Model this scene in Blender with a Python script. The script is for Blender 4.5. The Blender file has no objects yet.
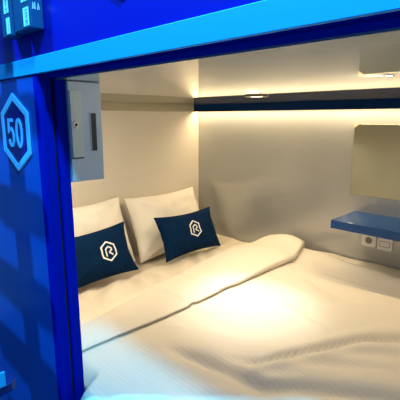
import bpy, bmesh, math, random
from mathutils import Vector, Matrix, noise

random.seed(7)
sc = bpy.context.scene
COL = sc.collection
PI = math.pi

# ---------------------------------------------------------------- materials
def lin(c):
    return tuple(((v/12.92) if v <= 0.04045 else ((v+0.055)/1.055)**2.4) for v in (x/255.0 for x in c)) + (1.0,)

def mat(name, rgb, rough=0.5, metal=0.0, coat=0.0, vary=0.0, vscale=6.0, bump=0.0, bscale=40.0,
        emit=None, estr=0.0, ior=1.5, sheen=0.0, stretch=None, spec=0.5):
    m = bpy.data.materials.new(name); m.use_nodes = True
    nt = m.node_tree; N = nt.nodes; L = nt.links
    b = N['Principled BSDF']
    base = lin(rgb)
    b.inputs['Base Color'].default_value = base
    b.inputs['Roughness'].default_value = rough
    b.inputs['Metallic'].default_value = metal
    b.inputs['IOR'].default_value = ior
    b.inputs['Coat Weight'].default_value = coat
    b.inputs['Specular IOR Level'].default_value = spec
    b.inputs['Coat Roughness'].default_value = 0.06
    b.inputs['Sheen Weight'].default_value = sheen
    tc = N.new('ShaderNodeTexCoord')
    src = tc.outputs['Object']
    if stretch:
        mp = N.new('ShaderNodeMapping'); mp.inputs['Scale'].default_value = stretch
        L.new(src, mp.inputs['Vector']); src = mp.outputs['Vector']
    if vary > 0:
        n = N.new('ShaderNodeTexNoise'); n.inputs['Scale'].default_value = vscale
        n.inputs['Detail'].default_value = 5
        L.new(src, n.inputs['Vector'])
        r = N.new('ShaderNodeMix'); r.data_type = 'RGBA'
        d = [max(0, v*(1-vary)) for v in base[:3]]+[1]; u = [min(1, v*(1+vary)) for v in base[:3]]+[1]
        r.inputs['A'].default_value = d; r.inputs['B'].default_value = u
        L.new(n.outputs['Fac'], r.inputs['Factor']); L.new(r.outputs['Result'], b.inputs['Base Color'])
    if bump > 0:
        n2 = N.new('ShaderNodeTexNoise'); n2.inputs['Scale'].default_value = bscale
        n2.inputs['Detail'].default_value = 4
        L.new(src, n2.inputs['Vector'])
        bp = N.new('ShaderNodeBump'); bp.inputs['Strength'].default_value = bump; bp.inputs['Distance'].default_value = 0.01
        L.new(n2.outputs['Fac'], bp.inputs['Height']); L.new(bp.outputs['Normal'], b.inputs['Normal'])
    if emit:
        b.inputs['Emission Color'].default_value = lin(emit)
        b.inputs['Emission Strength'].default_value = estr
    return m

def satin(name, rgb, period, strength):
    """white sateen with a woven stripe running along the bed"""
    m = mat(name, rgb, 0.55)
    nt = m.node_tree; N = nt.nodes; L = nt.links; b = N['Principled BSDF']
    tc = N['Texture Coordinate'] if 'Texture Coordinate' in N else N.new('ShaderNodeTexCoord')
    w = N.new('ShaderNodeTexWave'); w.wave_type = 'BANDS'; w.bands_direction = 'Y'; w.wave_profile = 'SIN'
    w.inputs['Scale'].default_value = 1.0/period/3.183*1.0 * 1.0
    w.inputs['Distortion'].default_value = 0.25; w.inputs['Detail'].default_value = 1.0
    L.new(tc.outputs['Object'], w.inputs['Vector'])
    rp = N.new('ShaderNodeMapRange'); rp.inputs['To Min'].default_value = 0.60; rp.inputs['To Max'].default_value = 0.46
    L.new(w.outputs['Fac'], rp.inputs['Value']); L.new(rp.outputs['Result'], b.inputs['Roughness'])
    n = N.new('ShaderNodeTexNoise'); n.inputs['Scale'].default_value = 9; n.inputs['Detail'].default_value = 5
    L.new(tc.outputs['Object'], n.inputs['Vector'])
    ad = N.new('ShaderNodeMath'); ad.operation = 'MULTIPLY_ADD'; ad.inputs[1].default_value = 0.07
    L.new(w.outputs['Fac'], ad.inputs[0]); L.new(n.outputs['Fac'], ad.inputs[2])
    bp = N.new('ShaderNodeBump'); bp.inputs['Strength'].default_value = strength; bp.inputs['Distance'].default_value = 0.012
    L.new(ad.outputs['Value'], bp.inputs['Height']); L.new(bp.outputs['Normal'], b.inputs['Normal'])
    return m

M = {
 'panel':   mat('glossy_blue_panel', (0, 76, 170), 0.3, coat=0.1, spec=0.3, vary=0.05, vscale=3),
 'panel_up':mat('glossy_deep_blue_panel', (0, 14, 158), 0.3, coat=0.1, spec=0.3, vary=0.05, vscale=3),
 'frame':   mat('blue_frame_lacquer', (0, 22, 146), 0.5, vary=0.04, spec=0.0),
 'band':    mat('cyan_band_lacquer', (0, 158, 216), 0.5, vary=0.03, vscale=4),
 'wall':    mat('warm_satin_metal_wall', (220, 214, 203), 0.38, metal=0.05, vary=0.03, vscale=2, stretch=(1, 1, 14)),
 'wall_r':  mat('grey_satin_metal_wall', (176, 177, 175), 0.2, metal=0.3, vary=0.03, vscale=2, stretch=(1, 1, 14)),
 'ceil':    mat('glossy_cream_ceiling', (192, 190, 184), 0.012, metal=0.35, vary=0.03, vscale=2, ior=1.6),
 'navy_trim':mat('navy_trim_lacquer', (1, 40, 86), 0.5, spec=0.08, vary=0.05),
 'trim_grey':mat('grey_satin_trim', (176, 170, 150), 0.35, metal=0.2, vary=0.03),
 'floor':   mat('dark_vinyl_floor', (40, 46, 66), 0.4, vary=0.15, vscale=8),
 'locker':  mat('grey_metal_case', (192, 202, 208), 0.42, metal=0.0, vary=0.04, vscale=5),
 'locker_door':mat('greenish_grey_door', (206, 212, 196), 0.4, metal=0.0, vary=0.04),
 'dark':    mat('dark_recess', (18, 24, 34), 0.5, vary=0.1),
 'chrome':  mat('chrome', (200, 204, 208), 0.18, metal=1.0, vary=0.03),
 'sign_cyan':mat('lit_cyan_acrylic', (20, 150, 235), 0.35, emit=(60, 180, 248), estr=0.42, vary=0.02),
 'sign_back':mat('deep_blue_acrylic', (0, 12, 120), 0.3, vary=0.04),
 'device':  mat('teal_plastic_case', (4, 66, 108), 0.45, vary=0.1, vscale=12),
 'sticker': mat('pale_label_paper', (205, 240, 250), 0.6, vary=0.05),
 'ink':     mat('label_ink', (20, 60, 90), 0.6, vary=0.05),
 'pillow':  mat('cream_cotton', (240, 234, 223), 0.8, sheen=0.2, bump=0.18, bscale=26, vary=0.03),
 'navy':    mat('navy_cotton', (2, 35, 70), 0.9, spec=0.1, bump=0.25, bscale=60, vary=0.12, vscale=10),
 'emblem':  mat('white_print', (236, 238, 240), 0.7, vary=0.02),
 'sheet':   satin('cream_sateen_sheet', (222, 212, 194), 0.018, 0.25),
 'duvet':   satin('white_sateen_duvet', (220, 211, 194), 0.017, 0.3),
 'mirror':  mat('grey_mirror', (184, 187, 176), 0.03, metal=1.0, vary=0.02),
 'clip':    mat('clear_plastic_clip', (214, 200, 160), 0.3, vary=0.03),
 'shelf':   mat('glossy_blue_shelf', (0, 62, 122), 0.14, spec=0.3, vary=0.04),
 'socket':  mat('white_plastic', (244, 242, 236), 0.35, vary=0.02),
 'socket_in':mat('grey_plastic', (128, 124, 116), 0.4, vary=0.04),
 'led':     mat('warm_led', (255, 220, 150), 0.5, emit=(255, 210, 138), estr=9.0),
 'lens':    mat('lit_lens', (255, 244, 224), 0.4, emit=(255, 236, 200), estr=9.0),
 'lens2':   mat('dim_lens', (250, 244, 226), 0.4, emit=(255, 240, 215), estr=9.0),
 'ring':    mat('bronze_ring', (110, 96, 72), 0.3, metal=0.8, vary=0.05),
 'ladder':  mat('dark_blue_steel', (16, 34, 96), 0.4, metal=0.3, vary=0.06),
}

# ---------------------------------------------------------------- helpers
def link(o): COL.objects.link(o); return o

def empty(name, loc, label, cat, group=None):
    o = bpy.data.objects.new(name, None); o.empty_display_size = 0.05
    o.location = loc; link(o); tag(o, label, cat, group); return o

def tag(o, label=None, cat=None, group=None, kind=None):
    if label: o['label'] = label
    if cat: o['category'] = cat
    if group: o['group'] = group
    if kind: o['kind'] = kind
    return o

def world_loc(o):
    v = Vector((0, 0, 0))
    while o: v += o.location; o = o.parent
    return v

def build(name, bm, m, parent=None, smooth=True, bevel=0, seg=2, origin=None):
    """bm is in world coordinates; only translations are used for parents"""
    bmesh.ops.remove_doubles(bm, verts=bm.verts, dist=1e-6)
    bmesh.ops.recalc_face_normals(bm, faces=bm.faces)
    base = world_loc(parent) if parent else Vector((0, 0, 0))
    org = Vector(origin) if origin else Vector((0, 0, 0))
    if parent: org = Vector((0, 0, 0))
    bmesh.ops.translate(bm, verts=bm.verts, vec=-(base+org))
    me = bpy.data.meshes.new(name); bm.to_mesh(me); bm.free()
    me.materials.append(m)
    o = link(bpy.data.objects.new(name, me))
    o.location = org
    if parent: o.parent = parent
    for p in me.polygons: p.use_smooth = smooth
    if bevel:
        md = o.modifiers.new('bevel', 'BEVEL'); md.width = bevel; md.segments = seg; md.limit_method = 'ANGLE'
        md.angle_limit = math.radians(40)
        try: md.harden_normals = True
        except Exception: pass
    return o

def box(bm, x0, x1, y0, y1, z0, z1):
    vs = [bm.verts.new((x, y, z)) for x in (x0, x1) for y in (y0, y1) for z in (z0, z1)]
    for f in ((0,1,3,2),(4,6,7,5),(0,4,5,1),(2,3,7,6),(0,2,6,4),(1,5,7,3)):
        bm.faces.new([vs[i] for i in f])
    return bm

def B(*a): return box(bmesh.new(), *a)

def struct(name, bm, m, smooth=False, bevel=0, seg=2):
    o = build(name, bm, m, None, smooth, bevel, seg); o['kind'] = 'structure'; return o

def prism(bm, pts, place, d0, d1):
    """closed outline pts (a,b) extruded along depth d0..d1; place(a,b,d)->world"""
    n = len(pts)
    v0 = [bm.verts.new(place(a, b, d0)) for a, b in pts]
    v1 = [bm.verts.new(place(a, b, d1)) for a, b in pts]
    bm.faces.new(v0); bm.faces.new(list(reversed(v1)))
    for i in range(n): bm.faces.new((v0[i], v0[(i+1) % n], v1[(i+1) % n], v1[i]))
    return bm

def ribbon(bm, pts, w, place, d0, d1, closed=False):
    """flat stroke of width w along 2-D points, mitred, extruded from d0 to d1"""
    n = len(pts); P = [Vector(p) for p in pts]; Lf = []; Rt = []
    for i in range(n):
        if closed: a, b, c = P[i-1], P[i], P[(i+1) % n]
        else: a, b, c = P[max(0, i-1)], P[i], P[min(n-1, i+1)]
        t1 = (b-a).normalized() if (b-a).length > 1e-9 else (c-b).normalized()
        t2 = (c-b).normalized() if (c-b).length > 1e-9 else t1
        n1 = Vector((-t1.y, t1.x)); n2 = Vector((-t2.y, t2.x))
        k = (n1+n2); k = k.normalized() if k.length > 1e-6 else n1
        s = min(2.2, 1.0/max(0.35, k.dot(n1)))
        Lf.append(b+k*w/2*s); Rt.append(b-k*w/2*s)
    V = lambda q, d: bm.verts.new(place(q.x, q.y, d))
    l0 = [V(q, d0) for q in Lf]; r0 = [V(q, d0) for q in Rt]; l1 = [V(q, d1) for q in Lf]; r1 = [V(q, d1) for q in Rt]
    m_ = n if closed else n-1
    for i in range(m_):
        j = (i+1) % n
        bm.faces.new((l1[i], l1[j], r1[j], r1[i])); bm.faces.new((l0[i], r0[i], r0[j], l0[j]))
        bm.faces.new((l0[i], l0[j], l1[j], l1[i])); bm.faces.new((r0[i], r1[i], r1[j], r0[j]))
    if not closed:
        bm.faces.new((l0[0], l1[0], r1[0], r0[0])); bm.faces.new((l0[-1], r0[-1], r1[-1], l1[-1]))
    return bm

def disc(bm, c, r, z0, z1, n=40, place=None, r2=None):
    r2 = r if r2 is None else r2
    place = place or (lambda a, b, d: (a, b, d))
    v0 = [bm.verts.new(place(c[0]+r*math.cos(2*PI*i/n), c[1]+r*math.sin(2*PI*i/n), z0)) for i in range(n)]
    v1 = [bm.verts.new(place(c[0]+r2*math.cos(2*PI*i/n), c[1]+r2*math.sin(2*PI*i/n), z1)) for i in range(n)]
    bm.faces.new(v0); bm.faces.new(list(reversed(v1)))
    for i in range(n): bm.faces.new((v0[i], v0[(i+1) % n], v1[(i+1) % n], v1[i]))
    return bm

def ring(bm, c, r0, r1, z0, z1, n=48, place=None):
    place = place or (lambda a, b, d: (a, b, d))
    L = []
    for r, z in ((r0, z0), (r1, z0), (r1, z1), (r0, z1)):
        L.append([bm.verts.new(place(c[0]+r*math.cos(2*PI*i/n), c[1]+r*math.sin(2*PI*i/n), z)) for i in range(n)])
    for k in range(4):
        a, b = L[k], L[(k+1) % 4]
        for i in range(n): bm.faces.new((a[i], a[(i+1) % n], b[(i+1) % n], b[i]))
    return bm

def roundrect(cx, cy, w, h, r, n=6):
    pts = []
    for sx, sy, a0 in ((1, 1, 0), (-1, 1, 90), (-1, -1, 180), (1, -1, 270)):
        for i in range(n+1):
            a = math.radians(a0+90*i/n)
            pts.append((cx+sx*(w/2-r)+r*math.cos(a), cy+sy*(h/2-r)+r*math.sin(a)))
    return pts

def grid(bm, fn, nu, nv):
    V = [[bm.verts.new(fn(i/nu, j/nv)) for j in range(nv+1)] for i in range(nu+1)]
    for i in range(nu):
        for j in range(nv):
            try: bm.faces.new((V[i][j], V[i+1][j], V[i+1][j+1], V[i][j+1]))
            except ValueError: pass
    return V

def nz(x, y, z=0.0): return noise.noise(Vector((x, y, z)))
def sstep(a, b, t):
    t = max(0.0, min(1.0, (t-a)/(b-a))); return t*t*(3-2*t)

# ---------------------------------------------------------------- dimensions (metres, eye height = 0)
XL, XR = -2.20, 0.12          # head-end wall, foot-end wall
YW = 2.22                     # long wall at the far side of the bed
YF, YI = 0.45, 0.535          # pod front: outer face, inner face
ZC = 0.098                    # ceiling
ZD, ZF = -1.08, -1.55         # pod deck, corridor floor
XJ = -1.029                     # left jamb of the opening
ZS = -0.870                   # sheet level

# ---------------------------------------------------------------- setting
struct('floor', B(-3.2, 2.2, -1.6, 2.4, ZF-0.05, ZF), M['floor'])
struct('trim_deck', B(XL-0.02, XR+0.02, YI, YW+0.02, ZD-0.05, ZD), M['trim_grey'])
struct('wall_left', B(XL-0.06, XL, YF+0.02, YW+0.06, ZD-0.05, 0.16), M['wall'])
struct('wall_right', B(XL, XR+0.06, YW, YW+0.06, ZD-0.05, 0.16), M['wall_r'])
struct('wall_foot', B(XR, XR+0.06, YF+0.02, YW, ZD-0.05, 0.16), M['wall'])
bm = bmesh.new(); prism(bm, [(XL, YI), (XJ+0.010, YI), (XJ+0.010, 0.505), (XR, 0.505), (XR, YW), (XL, YW)], lambda a, b, d: (a, b, d), ZC, ZC+0.05)
struct('ceiling', bm, M['ceil'])
struct('wall_inner', B(XL, XJ-0.012, YI-0.012, YI, ZD-0.05, ZC), M['wall'])

# pod front: left of the opening, below it, right of it, and the pod above
struct('wall_front', B(-3.0, XJ-0.0012, YF, YF+0.009, ZF, 0.106), M['panel'], bevel=0.003)
struct('wall_sill', B(XJ-0.001, XR+0.02, YF, YI-0.002, ZF, ZS-0.012), M['panel'], bevel=0.006)
struct('wall_front_end', B(XR+0.02, 1.6, YF, YI-0.013, ZF, 0.106), M['panel'], bevel=0.003)
struct('wall_upper', B(-3.0, 1.6, YF, YI, 0.147, 1.45), M['panel_up'])
struct('trim_band', B(-3.0, 1.6, YF-0.004, YI, 0.1065, 0.1465), M['band'], bevel=0.0015)

# frame of the opening: a moulded profile with a curtain track, swept up the jamb and along the soffit
prof = [(-0.001, YF-0.001), (0.017, YF-0.001), (0.022, YF+0.001), (0.025, YF+0.006), (0.020, YF+0.018),
        (0.006, YF+0.022), (0.000, YF+0.0435), (-0.018, YF+0.044), (-0.018, YF+0.0495), (0.006, YF+0.050), (0.009, YF+0.053),
        (0.007, YF+0.066), (0.003, YF+0.070), (-0.003, YI), (-0.030, YI), (-0.030, YF+0.04), (-0.001, YF+0.01)]
bm = bmesh.new()
prism(bm, prof, lambda a, b, d: (XJ+a, b, d), ZS-0.012, 0.1065)
struct('trim_jamb', bm, M['frame'])
struct('trim_track', B(XJ-0.0178, XJ-0.004, YF+0.0442, YF+0.0493, ZS-0.011, 0.100), M['dark'])
bm = bmesh.new()
sof = [(0.0, YF+0.002), (0.0, YF+0.010), (0.005, YF+0.011), (0.005, YF+0.016), (-0.002, YF+0.018), (-0.003, YF+0.024),
       (-0.0045, 0.499), (-0.0040, 0.5045), (0.001, 0.5045), (0.001, YF+0.002)]
sof = [(z_ if z_ < 0.001 else min(z_, 0.0009), y_) for z_, y_ in sof]
prism(bm, sof, lambda a, b, d: (d, b, 0.1055+a), XJ, XR+0.02)
struct('trim_soffit', bm, M['frame'])

# band of trim below the ceiling: navy valance along the far wall, grey band on the head wall
struct('trim_valance', B(XL, XR, 2.160, 2.172, 0.046, ZC), M['navy_trim'], bevel=0.0015)
struct('trim_head', B(XL, XL+0.012, YI, 2.1595, 0.046, ZC), M['trim_grey'], bevel=0.002)

# ---------------------------------------------------------------- lights built into the pod
o = build('led_strip', B(XL+0.01, XR-0.01, 2.180, 2.2195, 0.060, 0.068), M['led'], smooth=False)
tag(o, 'warm glowing light strip behind the navy trim under the ceiling', 'light strip')

def downlight(x, y, r, lens, label, rm=None, drop=0.006):
    t = empty('downlight', (x, y, ZC), label, 'ceiling light', 'ceiling lights')
    bm = bmesh.new(); ring(bm, (x, y), r*0.72, r, ZC-drop, ZC+0.0); build('ring', bm, rm or M['ring'], t, smooth=False, bevel=0.001)
    bm = bmesh.new(); disc(bm, (x, y), r*0.72, ZC-drop*0.6, ZC-0.0005); build('lens', bm, lens, t, smooth=False)
    return t
downlight(-1.115, 1.495, 0.052, M['lens'], 'round bright downlight in ceiling above the middle of the bed')
downlight(-0.370, 1.01, 0.0115, M['lens2'], 'tiny dim round light in ceiling near the right edge', M['ring'], 0.0012)

# ---------------------------------------------------------------- metal box beside the opening
bx = -1.021
t = empty('control_box', (bx-0.09, 0.587, -0.176), 'grey metal box with keyed door and dark slot behind left edge of opening', 'metal box')
build('case', B(bx-0.18, bx, YI+0.0005, 0.637, -0.176, ZC-0.001), M['locker'], t, smooth=False, bevel=0.003)
d = build('door', B(bx+0.0002, bx+0.004, 0.539, 0.5715, -0.107, 0.0725), M['locker_door'], t, smooth=False, bevel=0.0015)
px = lambda a, b, d_: (bx+d_, a, b)
bm = bmesh.new(); ring(bm, (0.552, -0.018), 0.0042, 0.0085, 0.004, 0.0065, 24, px); k = build('lock', bm, M['chrome'], d, smooth=False)
bm = bmesh.new(); disc(bm, (0.552, -0.018), 0.0044, 0.004, 0.0058, 20, px); build('keyhole', bm, M['dark'], d, smooth=False)
bm = bmesh.new(); disc(bm, (0.5525, 0.041), 0.0028, 0.004, 0.0052, 16, px); build('indicator', bm, M['emblem'], d, smooth=False)
build('door_gap', B(bx+0.0001, bx+0.0012, 0.538, 0.573, -0.111, -0.1068), M['dark'], t, smooth=False)
bm = bmesh.new(); ribbon(bm, [(0.5985, -0.0925), (0.5985, 0.0145), (0.6175, 0.0145), (0.6175, -0.0925)], 0.0025, px, 0.0, 0.002, True)
build('slot_frame', bm, M['locker'], t, smooth=False)
build('slot', B(bx+0.0001, bx+0.0009, 0.599, 0.617, -0.092, 0.014), M['dark'], t, smooth=False)

# ---------------------------------------------------------------- number signs on the pod fronts
def hexagon(cx, cz, hw, ht, hs):
    return [(cx, cz+ht), (cx+hw, cz+hs), (cx+hw, cz-hs), (cx, cz-ht), (cx-hw, cz-hs), (cx-hw, cz+hs)]
def number_sign(cx, cz, y, label, digits):
    pf = lambda a, b, d_: (a, y-d_, b)
    t = empty('number_sign', (cx, y, cz), label, 'sign')
    bm = bmesh.new(); prism(bm, hexagon(cx, cz, 0.088, 0.102, 0.052), pf, 0.0003, 0.0022); build('backing', bm, M['sign_back'], t, smooth=False)
    bm = bmesh.new(); ribbon(bm, hexagon(cx, cz, 0.085, 0.098, 0.050), 0.0165, pf, 0.0003, 0.0048, True); build('rim', bm, M['sign_cyan'], t, smooth=False, bevel=0.001)
    for pts, closed in digits:
        bm = bmesh.new(); ribbon(bm, [(cx+a, cz+b) for a, b in pts], 0.0095, pf, 0.0022, 0.0045, closed)
        build('numeral', bm, M['sign_cyan'], t, smooth=False)
    return t
five = [(-0.014, 0.034), (-0.043, 0.034), (-0.046, 0.004), (-0.036, 0.010), (-0.026, 0.010), (-0.017, 0.003), (-0.0135, -0.010),
        (-0.015, -0.025), (-0.022, -0.035), (-0.033, -0.037), (-0.043, -0.031), (-0.047, -0.021)]
zero = [(0.027+0.0175*math.cos(a), -0.001+0.036*math.sin(a)) for a in [2*PI*i/22 for i in range(22)]]
zero = [(x, z) for x, z in zero]
number_sign(-1.166, -0.040, YF, 'cyan hexagonal sign reading 50 on the blue panel', [(five, False), (zero, True)])
number_sign(-0.638, 0.313, YF, 'cyan hexagonal outline sign cut by the top edge, on upper blue panel', [])

# ---------------------------------------------------------------- two small cases with pale labels, top left
def device(x0, x1, zb, label, marks):
    t = empty('device_case', ((x0+x1)/2, YF, zb), label, 'device', 'labelled cases on the upper panel')
    build('body', B(x0, x1, YF-0.033, YF-0.0004, zb, zb+0.125), M['device'], t, smooth=False, bevel=0.004, seg=3)
    pf = lambda a, b, d_: (a, YF-0.033-d_, b)
    for z0, z1, xa, xb in marks:
        s = build('sticker', B(xa, xb, YF-0.0340, YF-0.0329, z0, z1), M['sticker'], t, smooth=False)
        bm = bmesh.new(); z = z0+0.003; k = 0
        while z < z1-0.004:
            h = (0.0008, 0.0016, 0.0011)[k % 3]
            box(bm, xa+0.011, xb-0.005, YF-0.0344, YF-0.0339, z, z+h); z += h+(0.0033, 0.0021, 0.0042, 0.0027)[k % 4]; k += 1
        build('barcode', bm, M['ink'], s, smooth=False)
    return t
device(-1.113, -1.054, 0.197, 'teal case with two pale labels, cut by the left edge', [(0.203, 0.240, -1.080, -1.060), (0.251, 0.30, -1.088, -1.062)])
tb = device(-1.034, -0.944, 0.199, 'teal case with pale barcode label, right one of the two at top left', [(0.206, 0.245, -0.978, -0.950), (0.258, 0.30, -0.984, -0.952)])
bm = bmesh.new()
ps = lambda a, b, d_: (-0.944+d_, a, b)
for k, (a, w) in enumerate(((0.424, 0.004), (0.430, 0.003), (0.436, 0.004))):
    ribbon(bm, [(a, 0.240), (a+w*0.4, 0.254), (a+w, 0.241)] if k != 1 else [(a, 0.240), (a, 0.255)], 0.0016, ps, 0.0, 0.0006)
build('lettering', bm, M['emblem'], tb, smooth=False)

# ---------------------------------------------------------------- ladder left of the opening
lx, ly = -1.300, 0.315
t = empty('ladder', (lx, ly, ZF), 'dark blue ladder in front of the pod, its cyan-edged tread at bottom left corner', 'ladder')
build('post', B(lx-0.036, lx+0.036, ly-0.02, ly+0.02, ZF, 0.9), M['ladder'], t, smooth=False, bevel=0.006)
for z in (0.70, 0.475, 0.245, 0.01, -0.225, -0.455, ):
    bm = bmesh.new()
    prism(bm, roundrect(lx-0.06, ly, 0.44, 0.045, 0.020), lambda a, b, d_: (a, b, d_), z, z+0.022)
    tr = build('tread', bm, M['ladder'], t, smooth=False, bevel=0.003)
    build('bracket', B(lx-0.13, lx-0.03, ly-0.010, ly+0.010, z-0.04, z+0.001), M['ladder'], tr, smooth=False, bevel=0.004)
bm = bmesh.new(); prism(bm, roundrect(-1.257, ly-0.045, 0.62, 0.09, 0.02), lambda a, b, d_: (a, b, d_), -0.665, -0.64)
lt = build('tread', bm, M['ladder'], t, smooth=False, bevel=0.003)
build('nosing', B(-0.947, -0.942, ly-0.06, ly-0.03, -0.640, -0.600), M['band'], lt, smooth=False, bevel=0.002)

# ---------------------------------------------------------------- mattress
def sheet_z(x, y):
    z = ZS
    z += 0.0035*nz(x*3, y*3, 1.0)
    near = math.exp(-((x+1.64)/0.17)**2)
    z += near*0.015*math.sin(38*(y+0.5*(x+1.6))+4*nz(x*4, y*4))*(0.6+0.6*nz(x*5, y*5, 4))
    z += 0.004*nz(x*9, y*7, 2)
    rg = 1-abs(nz(x*5-y*4, x*3+y*7, 31))*2.2; z += 0.010*max(0, rg)**2*math.exp(-((x+1.58)/0.20)**2)
    z -= 0.020*sstep(-1.56, -1.40, x)
    z -= (0.050*sstep(-1.78, -1.90, x)+0.010*sstep(-1.66, -1.74, x))*sstep(2.19, 2.12, y)
    return z
mx0, mx1, my0, my1 = XL+0.012, XR-0.02, YI+0.006, YW-0.006
bm = bmesh.new()
nx, ny = 150, 110
def mtop(u, v):
    x = mx0+(mx1-mx0)*u; y = my0+(my1-my0)*v
    e = min(x-mx0, mx1-x, y-my0, my1-y)
    z = sheet_z(x, y)
    if e < 0.03: z -= 0.03*(1-math.sqrt(max(0, 1-((0.03-e)/0.03)**2)))
    return (x, y, z)
V = grid(bm, mtop, nx, ny)
rim = [V[i][0] for i in range(nx+1)]+[V[nx][j] for j in range(1, ny+1)]+[V[i][ny] for i in range(nx-1, -1, -1)]+[V[0][j] for j in range(ny-1, 0, -1)]
low = [bm.verts.new((v.co.x, v.co.y, ZD+0.001)) for v in rim]
for i in range(len(rim)):
    j = (i+1) % len(rim); bm.faces.new((rim[i], rim[j], low[j], low[i]))
bm.faces.new(list(reversed(low)))
o = build('mattress', bm, M['sheet'], origin=(-1.05, 1.38, ZD)); tag(o, 'wide mattress under a wrinkled cream sheet', 'mattress')

# ---------------------------------------------------------------- duvet
VA = [(-0.80, 0.93), (-0.697, 0.985), (-0.611, 1.175), (-0.553, 1.285), (-0.493, 1.39), (-0.412, 1.463), (-0.25, 1.56), (-0.05, 1.62)]
VB = [(-0.98, 0.83), (-0.863, 0.86), (-0.716, 0.885), (-0.617, 0.905), (-0.543, 0.985), (-0.434, 1.062), (-0.25, 1.16), (-0.05, 1.22)]
def lerp(tab, t):
    if t <= tab[0][0]: return tab[0][1]
    for (a, b), (c, d_) in zip(tab, tab[1:]):
        if t <= c: return b+(d_-b)*(t-a)/(c-a)
    return tab[-1][1]
def body_z(x, y):
    z = -0.797+0.012*nz(x*1.7+3, y*1.7, 5)+0.006*nz(x*4, y*4, 7)
    # ridge beside the far wall, then a dip down to the wall
    yr = 2.06-0.10*sstep(-1.0, -0.3, x)
    z += 0.018*math.exp(-((y-yr)/0.07)**2)
    z -= 0.024*math.exp(-((y-yr-0.075)/0.04)**2)*sstep(-1.0, -0.88, x)+0.006*sstep(yr, yr+0.1, y)
    # two soft creases on the near side
    fa = sstep(-0.82, -0.66, x)
    ya = lerp(VA, x); da = y-ya
    z += fa*(0.012*math.exp(-((da-0.085)/0.06)**2)-0.026*math.exp(-((da)/0.022)**2)+0.010*math.exp(-((da+0.07)/0.04)**2))
    fb = sstep(-1.02, -0.86, x)
    yb = lerp(VB, x); db = y-yb
    z += fb*(0.008*math.exp(-((db-0.07)/0.05)**2)-0.022*math.exp(-((db)/0.026)**2)+0.006*math.exp(-((db+0.06)/0.04)**2))
    z -= 0.018*sstep(0.0, 0.5, ya-y)*fa
    cr = 1-abs(nz(x*2.6+0.9*y, y*5.0-1.2*x, 11)); z += 0.010*max(0, cr-0.80)/0.20*sstep(0.15, -0.15, nz(x*1.5, y*1.5, 20))
    # diagonal folds between the creases
    z += fa*0.004*math.sin((y-0.55*x)*60)*math.exp(-((da+0.14)/0.12)**2)
    return z
def duvet_pt(u, v):
    yy0, yy1 = 0.500, 2.196
    # u: along the profile, v: across the bed
    return None
bm = bmesh.new()
NY = 150
xfoot = -0.03
def xe(y): return lerp([(0.6, -1.170), (0.8, -1.16), (1.2, -1.155), (1.9, -1.13), (2.05, -1.165), (2.17, -1.215)], y)+0.012*nz(y*3.2, 1.7)+0.004*nz(y*14, 3.1)
def xf(y): return lerp([(0.5, -1.30), (0.8, -1.33), (1.1, -1.39), (1.5, -1.45), (1.8, -1.47), (2.0, -1.42), (2.14, -1.37), (2.2, -1.36)], y)+0.010*nz(y*4, 9.0)
rows = []
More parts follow.
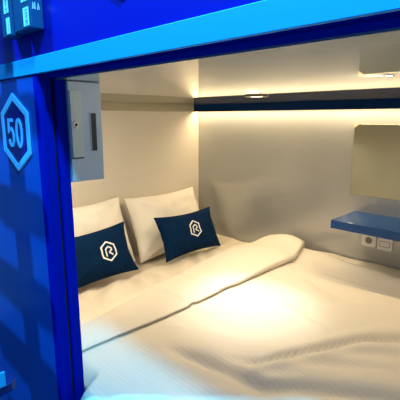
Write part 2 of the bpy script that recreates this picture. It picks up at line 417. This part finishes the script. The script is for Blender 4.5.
for j in range(NY+1):
    v = j/NY
    y = 0.545+(2.165-0.545)*v
    prof_pts = []
    e0 = sstep(0, 0.035, v); e1 = sstep(1.0, 0.972, v) if v > 0.9 else 1.0
    def edge(zz, yy, x, lo=ZS+0.004):
        return zz
    X_e, X_f = xe(y), xf(y)
    nb = 84
    # top of the body, foot -> under the flap
    for i in range(nb+1):
        x = xfoot+(X_e+0.004-xfoot)*(i/nb)
        prof_pts.append(('b', x))
    prof_pts.append(('u', X_e-0.008)); prof_pts.append(('u2', X_e-0.008))
    for k in range(7): prof_pts.append(('r', k/6))
    nf = 22
    for i in range(1, nf+1): prof_pts.append(('f', i/nf))
    for k in range(1, 9): prof_pts.append(('c', k/8))
    for i in range(1, 12): prof_pts.append(('d', i/12))
    row = []
    # flap thickness: plump at the wall end, flatter near the opening
    th = 0.015+0.027*sstep(1.0, 2.1, y)
    for kind, q in prof_pts:
        # the body spreads to the wall and the sill, the flap stops short
        if kind in ('b',):
            x = q
            open_side = sstep(-1.035, -0.975, x)
            ylo = 0.545-0.08*open_side; yhi = 2.165+0.045*sstep(-1.16, -1.05, x)
            yy = ylo+(yhi-ylo)*v
            z = body_z(x, yy)
            lo = ZS+0.003
            el = min(yy-ylo, yhi-yy)
            k = sstep(-0.004, 0.05, yy-ylo)*(0.86+0.14*sstep(-0.004, 0.045, yhi-yy)); k = math.sqrt(max(0, k))
            k *= math.sqrt(sstep(0.0, 0.06, xfoot-x+0.0001))
            z = lo+(z-lo)*k
        else:
            yy = y; lo = ZS+0.006
            kk = math.sqrt(max(0, sstep(-0.0035, 0.04, v)))*math.sqrt(max(0, sstep(1.0004, 0.985, v)))
            base = lo+(body_z(X_e, yy)-lo)*max(kk, 0.2)
            t_ = th*(0.25+0.75*kk)
            ztop = lambda xx: base+t_+0.004*nz(xx*7, yy*5, 3)+(0.010*sstep(1.3, 2.05, yy)+0.008)*kk*math.sin(PI*min(1, max(0, (X_e-xx)/(X_e-X_f))))
            r = t_*0.5
            if kind == 'u': x = q; z = base+0.002
            elif kind == 'u2': x = q; z = base+0.004
            elif kind == 'r':
                a = -PI/2+PI*q
                x = X_e-0.004+0.012*math.cos(a); z = base+0.004+r+(r-0.002)*math.sin(a)
            elif kind == 'f':
                x = X_e-0.004+(X_f-(X_e-0.004))*q; z = ztop(x)+(0 if q > 0 else 0)
                if q < 0.08: z = ztop(x)
            elif kind == 'c':
                H = ztop(X_f)-(lo-0.001); a = PI/2+PI*q
                x = X_f+0.035*math.cos(a)*(0.7+0.3*kk); z = lo-0.001+H/2+H/2*math.sin(a)
            else:
                x = X_f+(xfoot-0.002-X_f)*q; z = lo-0.003
                yy = y
        row.append(bm.verts.new((x, yy, z)))
    rows.append(row)
n = len(rows[0])
for j in range(NY):
    for i in range(n):
        k = (i+1) % n
        bm.faces.new((rows[j][i], rows[j][k], rows[j+1][k], rows[j+1][i]))
for row in (rows[0], rows[-1]):
    try: bm.faces.new(row if row is rows[-1] else list(reversed(row)))
    except ValueError: pass
o = build('duvet', bm, M['duvet'], origin=(-0.7, 1.36, ZS)); tag(o, 'white striped duvet with its top edge folded back across the bed', 'duvet')
sm = o.modifiers.new('smooth', 'SMOOTH'); sm.factor = 0.4; sm.iterations = 2

# ---------------------------------------------------------------- pillows and cushions
def pad_fn(c, w, h, t, theta, yaw, roll, seed, wr=0.006, pinch=0.05, pw=0.42, sag=0.0):
    """soft padded rectangle: returns f(u,v,side) -> world; u along width (world +Y), v up"""
    ax = Vector((math.sin(-yaw), math.cos(yaw), 0)); 
    up0 = Vector((-math.sin(theta), 0, math.cos(theta)))
    nrm = ax.cross(up0).normalized(); up0 = nrm.cross(ax).normalized()
    ca, sa = math.cos(roll), math.sin(roll)
    a2 = ax*ca+up0*sa; u2 = up0*ca-ax*sa
    c = Vector(c)
    def f(u, v, side, lift=0.0):
        uu = u*(1-pinch*(1-v*v)*0.0)*(1-pinch*(1-abs(v)**2)*abs(u)**3)
        vv = v*(1-pinch*1.2*(1-abs(u)**2)*abs(v)**3)
        prof_ = (max(0.0, (1-abs(u)**2.6))*max(0.0, (1-abs(v)**2.6)))**pw
        e = t/2*prof_
        wgt = prof_**0.5
        wrk = wr*wgt*(nz(u*2.2+seed, v*2.2, side*3)+0.6*nz(u*5+seed, v*5, side*5))
        # folds fanning from the corners
        for su, sv in ((1, 1), (-1, 1), (1, -1), (-1, -1)):
            du, dv = 1-su*u, 1-sv*v
            ang = math.atan2(dv, du); rr = math.hypot(du, dv)
            wrk += wr*0.7*math.sin(ang*9+seed*2+su)*math.exp(-(rr/0.55)**2)*min(1, rr*4)*wgt
        off = (e+wrk)*side+lift
        p = c+a2*(uu*w/2)+u2*(vv*h/2 - sag*wgt*(1-u*u)*0.5*(1+v))+nrm*off
        return p
    f.n = nrm
    return f

def pad(f, nu=44, nv=34):
    bm = bmesh.new()
    rng = lambda k, n_: math.sin((2*k/n_-1)*PI/2)
    F = [[bm.verts.new(f(rng(i, nu), rng(j, nv), 1)) for j in range(nv+1)] for i in range(nu+1)]
    Bk = [[F[i][j] if i in (0, nu) or j in (0, nv) else bm.verts.new(f(rng(i, nu), rng(j, nv), -1)) for j in range(nv+1)] for i in range(nu+1)]
    for i in range(nu):
        for j in range(nv):
            bm.faces.new((F[i][j], F[i+1][j], F[i+1][j+1], F[i][j+1]))
            q = (Bk[i][j], Bk[i][j+1], Bk[i+1][j+1], Bk[i+1][j])
            try: bm.faces.new(q)
            except ValueError: pass
    return bm

def pillow(c, w, h, t, th, yaw, roll, seed, label):
    f = pad_fn(c, w, h, t, th, yaw, roll, seed, wr=0.016, pinch=0.07, pw=0.5)
    o = build('pillow', pad(f), M['pillow'], origin=(c[0], c[1], ZS)); tag(o, label, 'pillow', 'cream pillows'); return o
pillow((-2.062, 1.135, -0.702), 0.60, 0.43, 0.18, 0.36, 0.0, 0.02, 1.3, 'cream pillow against head wall, behind the left cushion nearest the opening')
pillow((-2.062, 1.785, -0.712), 0.64, 0.43, 0.18, 0.36, 0.03, 0.0, 5.1, 'cream pillow in the far corner, behind the right cushion')

def edge_tube(f, r, parent, m):
    pts = []
    N_ = 40
    for k in range(N_): pts.append((-1+2*k/N_, -1))
    for k in range(N_): pts.append((1, -1+2*k/N_))
    for k in range(N_): pts.append((1-2*k/N_, 1))
    for k in range(N_): pts.append((-1, 1-2*k/N_))
    P = [f(u, v, 1) for u, v in pts]; n_ = len(P); bm = bmesh.new(); R = []
    for i in range(n_):
        tg = (P[(i+1) % n_]-P[i-1]).normalized(); a = tg.cross(f.n).normalized(); b = a.cross(tg)
        R.append([bm.verts.new(P[i]+a*r*math.cos(2*PI*k/6)+b*r*math.sin(2*PI*k/6)) for k in range(6)])
    for i in range(n_):
        for k in range(6):
            bm.faces.new((R[i][k], R[i][(k+1) % 6], R[(i+1) % n_][(k+1) % 6], R[(i+1) % n_][k]))
    return build('seam', bm, m, parent)

def cushion(c, w, h, t, th, yaw, roll, seed, label, eu, ev):
    f = pad_fn(c, w, h, t, th, yaw, roll, seed, wr=0.010, pinch=0.11, pw=0.5)
    root = empty('cushion', (c[0], c[1], ZS), label, 'cushion', 'navy cushions')
    build('cover', pad(f), M['navy'], root)
    edge_tube(f, 0.0032, root, M['navy'])
    def place(a, b, d_): return f(eu+a/(w/2), ev+b/(h/2), 1, d_)
    def dense(pts, closed):
        out = []; n_ = len(pts)
        for i in range(n_ if closed else n_-1):
            a, b = Vector(pts[i]), Vector(pts[(i+1) % n_])
            for k in range(5): out.append(tuple(a+(b-a)*k/5))
        if not closed: out.append(pts[-1])
        return out
    hx = [(0, 0.052), (0.042, 0.027), (0.042, -0.027), (0, -0.052), (-0.042, -0.027), (-0.042, 0.027)]
    bm = bmesh.new(); ribbon(bm, dense(hx, True), 0.0082, place, 0.0006, 0.0022, True)
    # letter R made of a bent stem-and-arch and a leg
    ribbon(bm, dense([(-0.0175, -0.026), (-0.0175, 0.013), (0.002, 0.024), (0.018, 0.014), (0.018, 0.003), (0.003, -0.005)], False), 0.0078, place, 0.0006, 0.0022)
    ribbon(bm, dense([(0.0, -0.006), (0.021, -0.024)], False), 0.0078, place, 0.0006, 0.0022)
    e = build('emblem', bm, M['emblem'], root, smooth=False); e['label'] = 'white hexagon emblem framing a letter R'
    return root
cushion((-1.830, 1.035, -0.727), 0.52, 0.285, 0.13, 0.42, 0.0, 0.03, 2.2, 'navy cushion with white emblem, left one, partly hidden by the opening edge', 0.29, 0.03)
cushion((-1.815, 1.745, -0.733), 0.50, 0.278, 0.13, 0.42, 0.02, -0.02, 7.7, 'navy cushion with white emblem, right one, leaning on the corner pillow', 0.0, 0.10)

# ---------------------------------------------------------------- far wall fittings
t = empty('mirror', (-0.60, YW, -0.43), 'frameless grey rectangular mirror on far wall above the blue shelf', 'mirror')
build('glass', B(-0.972, -0.20, YW-0.006, YW-0.0004, -0.428, -0.033), M['mirror'], t, smooth=False, bevel=0.0012)
for (cx, sx) in ((-0.972, 1), (-0.20, -1)):
    bm = bmesh.new()
    prism(bm, [(cx-sx*0.002, -0.031), (cx+sx*0.030, -0.031), (cx-sx*0.002, -0.056)], lambda a, b, d_: (a, YW-d_, b), 0.006, 0.0085)
    c_ = build('corner_clip', bm, M['clip'], t, smooth=False); c_['label'] = 'pale triangular corner clip'
o = build('wall_shelf', B(-0.936, -0.20, 1.928, YW-0.0004, -0.566, -0.522), M['shelf'], smooth=False, bevel=0.002, origin=(-0.58, 2.07, -0.544))
tag(o, 'glossy blue wall shelf below the mirror', 'shelf')

pw_ = lambda a, b, d_: (a, YW-d_, b)
def plate(cx, cz, t):
    bm = bmesh.new(); prism(bm, roundrect(cx, cz, 0.080, 0.072, 0.010), pw_, 0.0003, 0.009)
    return build('plate', bm, M['socket'], t, smooth=False, bevel=0.002)
sx, sz = -0.840, -0.676
t = empty('wall_socket', (sx, YW, sz), 'white wall socket with round well under the shelf', 'socket'); p = plate(sx, sz, t)
bm = bmesh.new(); ring(bm, (sx, sz), 0.0195, 0.0235, 0.009, 0.0115, 36, pw_); build('well_rim', bm, M['socket'], p, smooth=False)
bm = bmesh.new(); disc(bm, (sx, sz), 0.0195, 0.0088, 0.0094, 36, pw_); w_ = build('well', bm, M['socket_in'], t, smooth=False)
for dx in (-0.0095, 0.0095):
    bm = bmesh.new(); disc(bm, (sx+dx, sz), 0.003, 0.0094, 0.0099, 14, pw_); build('pin_hole', bm, M['dark'], w_, smooth=False)
sx = -0.752; sz = -0.680
t = empty('wall_switch', (sx, YW, sz), 'white wall plate with rectangular rocker, right of the socket', 'switch'); p = plate(sx, sz, t)
bm = bmesh.new(); ribbon(bm, roundrect(sx, sz, 0.054, 0.030, 0.003, 3), 0.003, pw_, 0.009, 0.0098, True); build('groove', bm, M['socket_in'], t, smooth=False)
build('rocker', B(sx-0.0255, sx+0.0255, YW-0.0115, YW-0.009, sz-0.0135, sz+0.0135), M['socket'], t, smooth=False, bevel=0.001)

# ---------------------------------------------------------------- lamps
def spot(name, loc, aim, energy, color, size, blend, radius):
    l = bpy.data.lights.new(name, 'SPOT'); l.energy = energy; l.color = color; l.spot_size = size; l.spot_blend = blend; l.shadow_soft_size = radius
    o = link(bpy.data.objects.new(name, l)); o.location = loc
    o.rotation_euler = (Vector(aim)-Vector(loc)).to_track_quat('-Z', 'Y').to_euler(); return o
def area(name, loc, aim, energy, color, sx_, sy_=None, spread=None):
    l = bpy.data.lights.new(name, 'AREA'); l.energy = energy; l.color = color
    l.shape = 'RECTANGLE' if sy_ else 'DISK'; l.size = sx_
    if sy_: l.size_y = sy_
    if spread: l.spread = spread
    o = link(bpy.data.objects.new(name, l)); o.location = loc
    o.rotation_euler = (Vector(aim)-Vector(loc)).to_track_quat('-Z', 'Y').to_euler(); return o

spot('downlight_lamp', (-1.135, 1.49, ZC-0.012), (-1.00, 1.36, -0.8), 26, (1.0, 0.85, 0.64), math.radians(165), 1.0, 0.03)
spot('downlight_beam', (-1.135, 1.49, ZC-0.012), (-0.98, 1.29, -0.8), 42, (1.0, 0.93, 0.84), math.radians(46), 1.0, 0.03)
spot('small_downlight_lamp', (-0.375, 1.01, ZC-0.006), (-0.8, 0.80, -0.5), 3.5, (1.0, 0.9, 0.74), math.radians(170), 0.6, 0.01)
spot('head_fill_light', (-1.62, 0.80, ZC-0.012), (-1.85, 1.25, -0.8), 33, (1.0, 0.83, 0.58), math.radians(150), 1.0, 0.05)  # added warm fill to brighten pillows and head wall, has no fixture
area('led_lamp', (-1.04, 2.182, 0.056), (-1.04, 1.90, -1.0), 9, (1.0, 0.79, 0.48), 2.28, 0.02)
# corridor lamps
area('corridor_lamp', (0.05, 0.02, 1.35), (-0.8, 0.6, -0.6), 78, (0.11, 0.55, 1.0), 0.16)
area('corridor_lamp_far', (-1.95, -0.50, 1.75), (-1.0, 0.45, -0.2), 120, (0.06, 0.56, 1.0), 0.08)

w = bpy.data.worlds.new('corridor'); sc.world = w; w.use_nodes = True
w.node_tree.nodes['Background'].inputs['Color'].default_value = (0.04, 0.16, 0.42, 1)
w.node_tree.nodes['Background'].inputs['Strength'].default_value = 0.8

# ---------------------------------------------------------------- camera
pitch = math.atan(82/400); yaw = math.pi/2-math.atan(415/math.hypot(400, 82))
F = Vector((-math.sin(yaw)*math.cos(pitch), math.cos(yaw)*math.cos(pitch), -math.sin(pitch)))
cam = bpy.data.cameras.new('camera'); cam.sensor_width = 36; cam.lens = 36; cam.clip_start = 0.01
co = link(bpy.data.objects.new('camera', cam)); co.location = (0, 0, 0)
co.rotation_euler = F.to_track_quat('-Z', 'Y').to_euler()
sc.camera = co

vs = sc.view_settings
sc.display_settings.display_device = 'sRGB'
vs.view_transform = 'Standard'; vs.look = 'None'; vs.exposure = 0.0; vs.gamma = 1.0; vs.use_curve_mapping = False
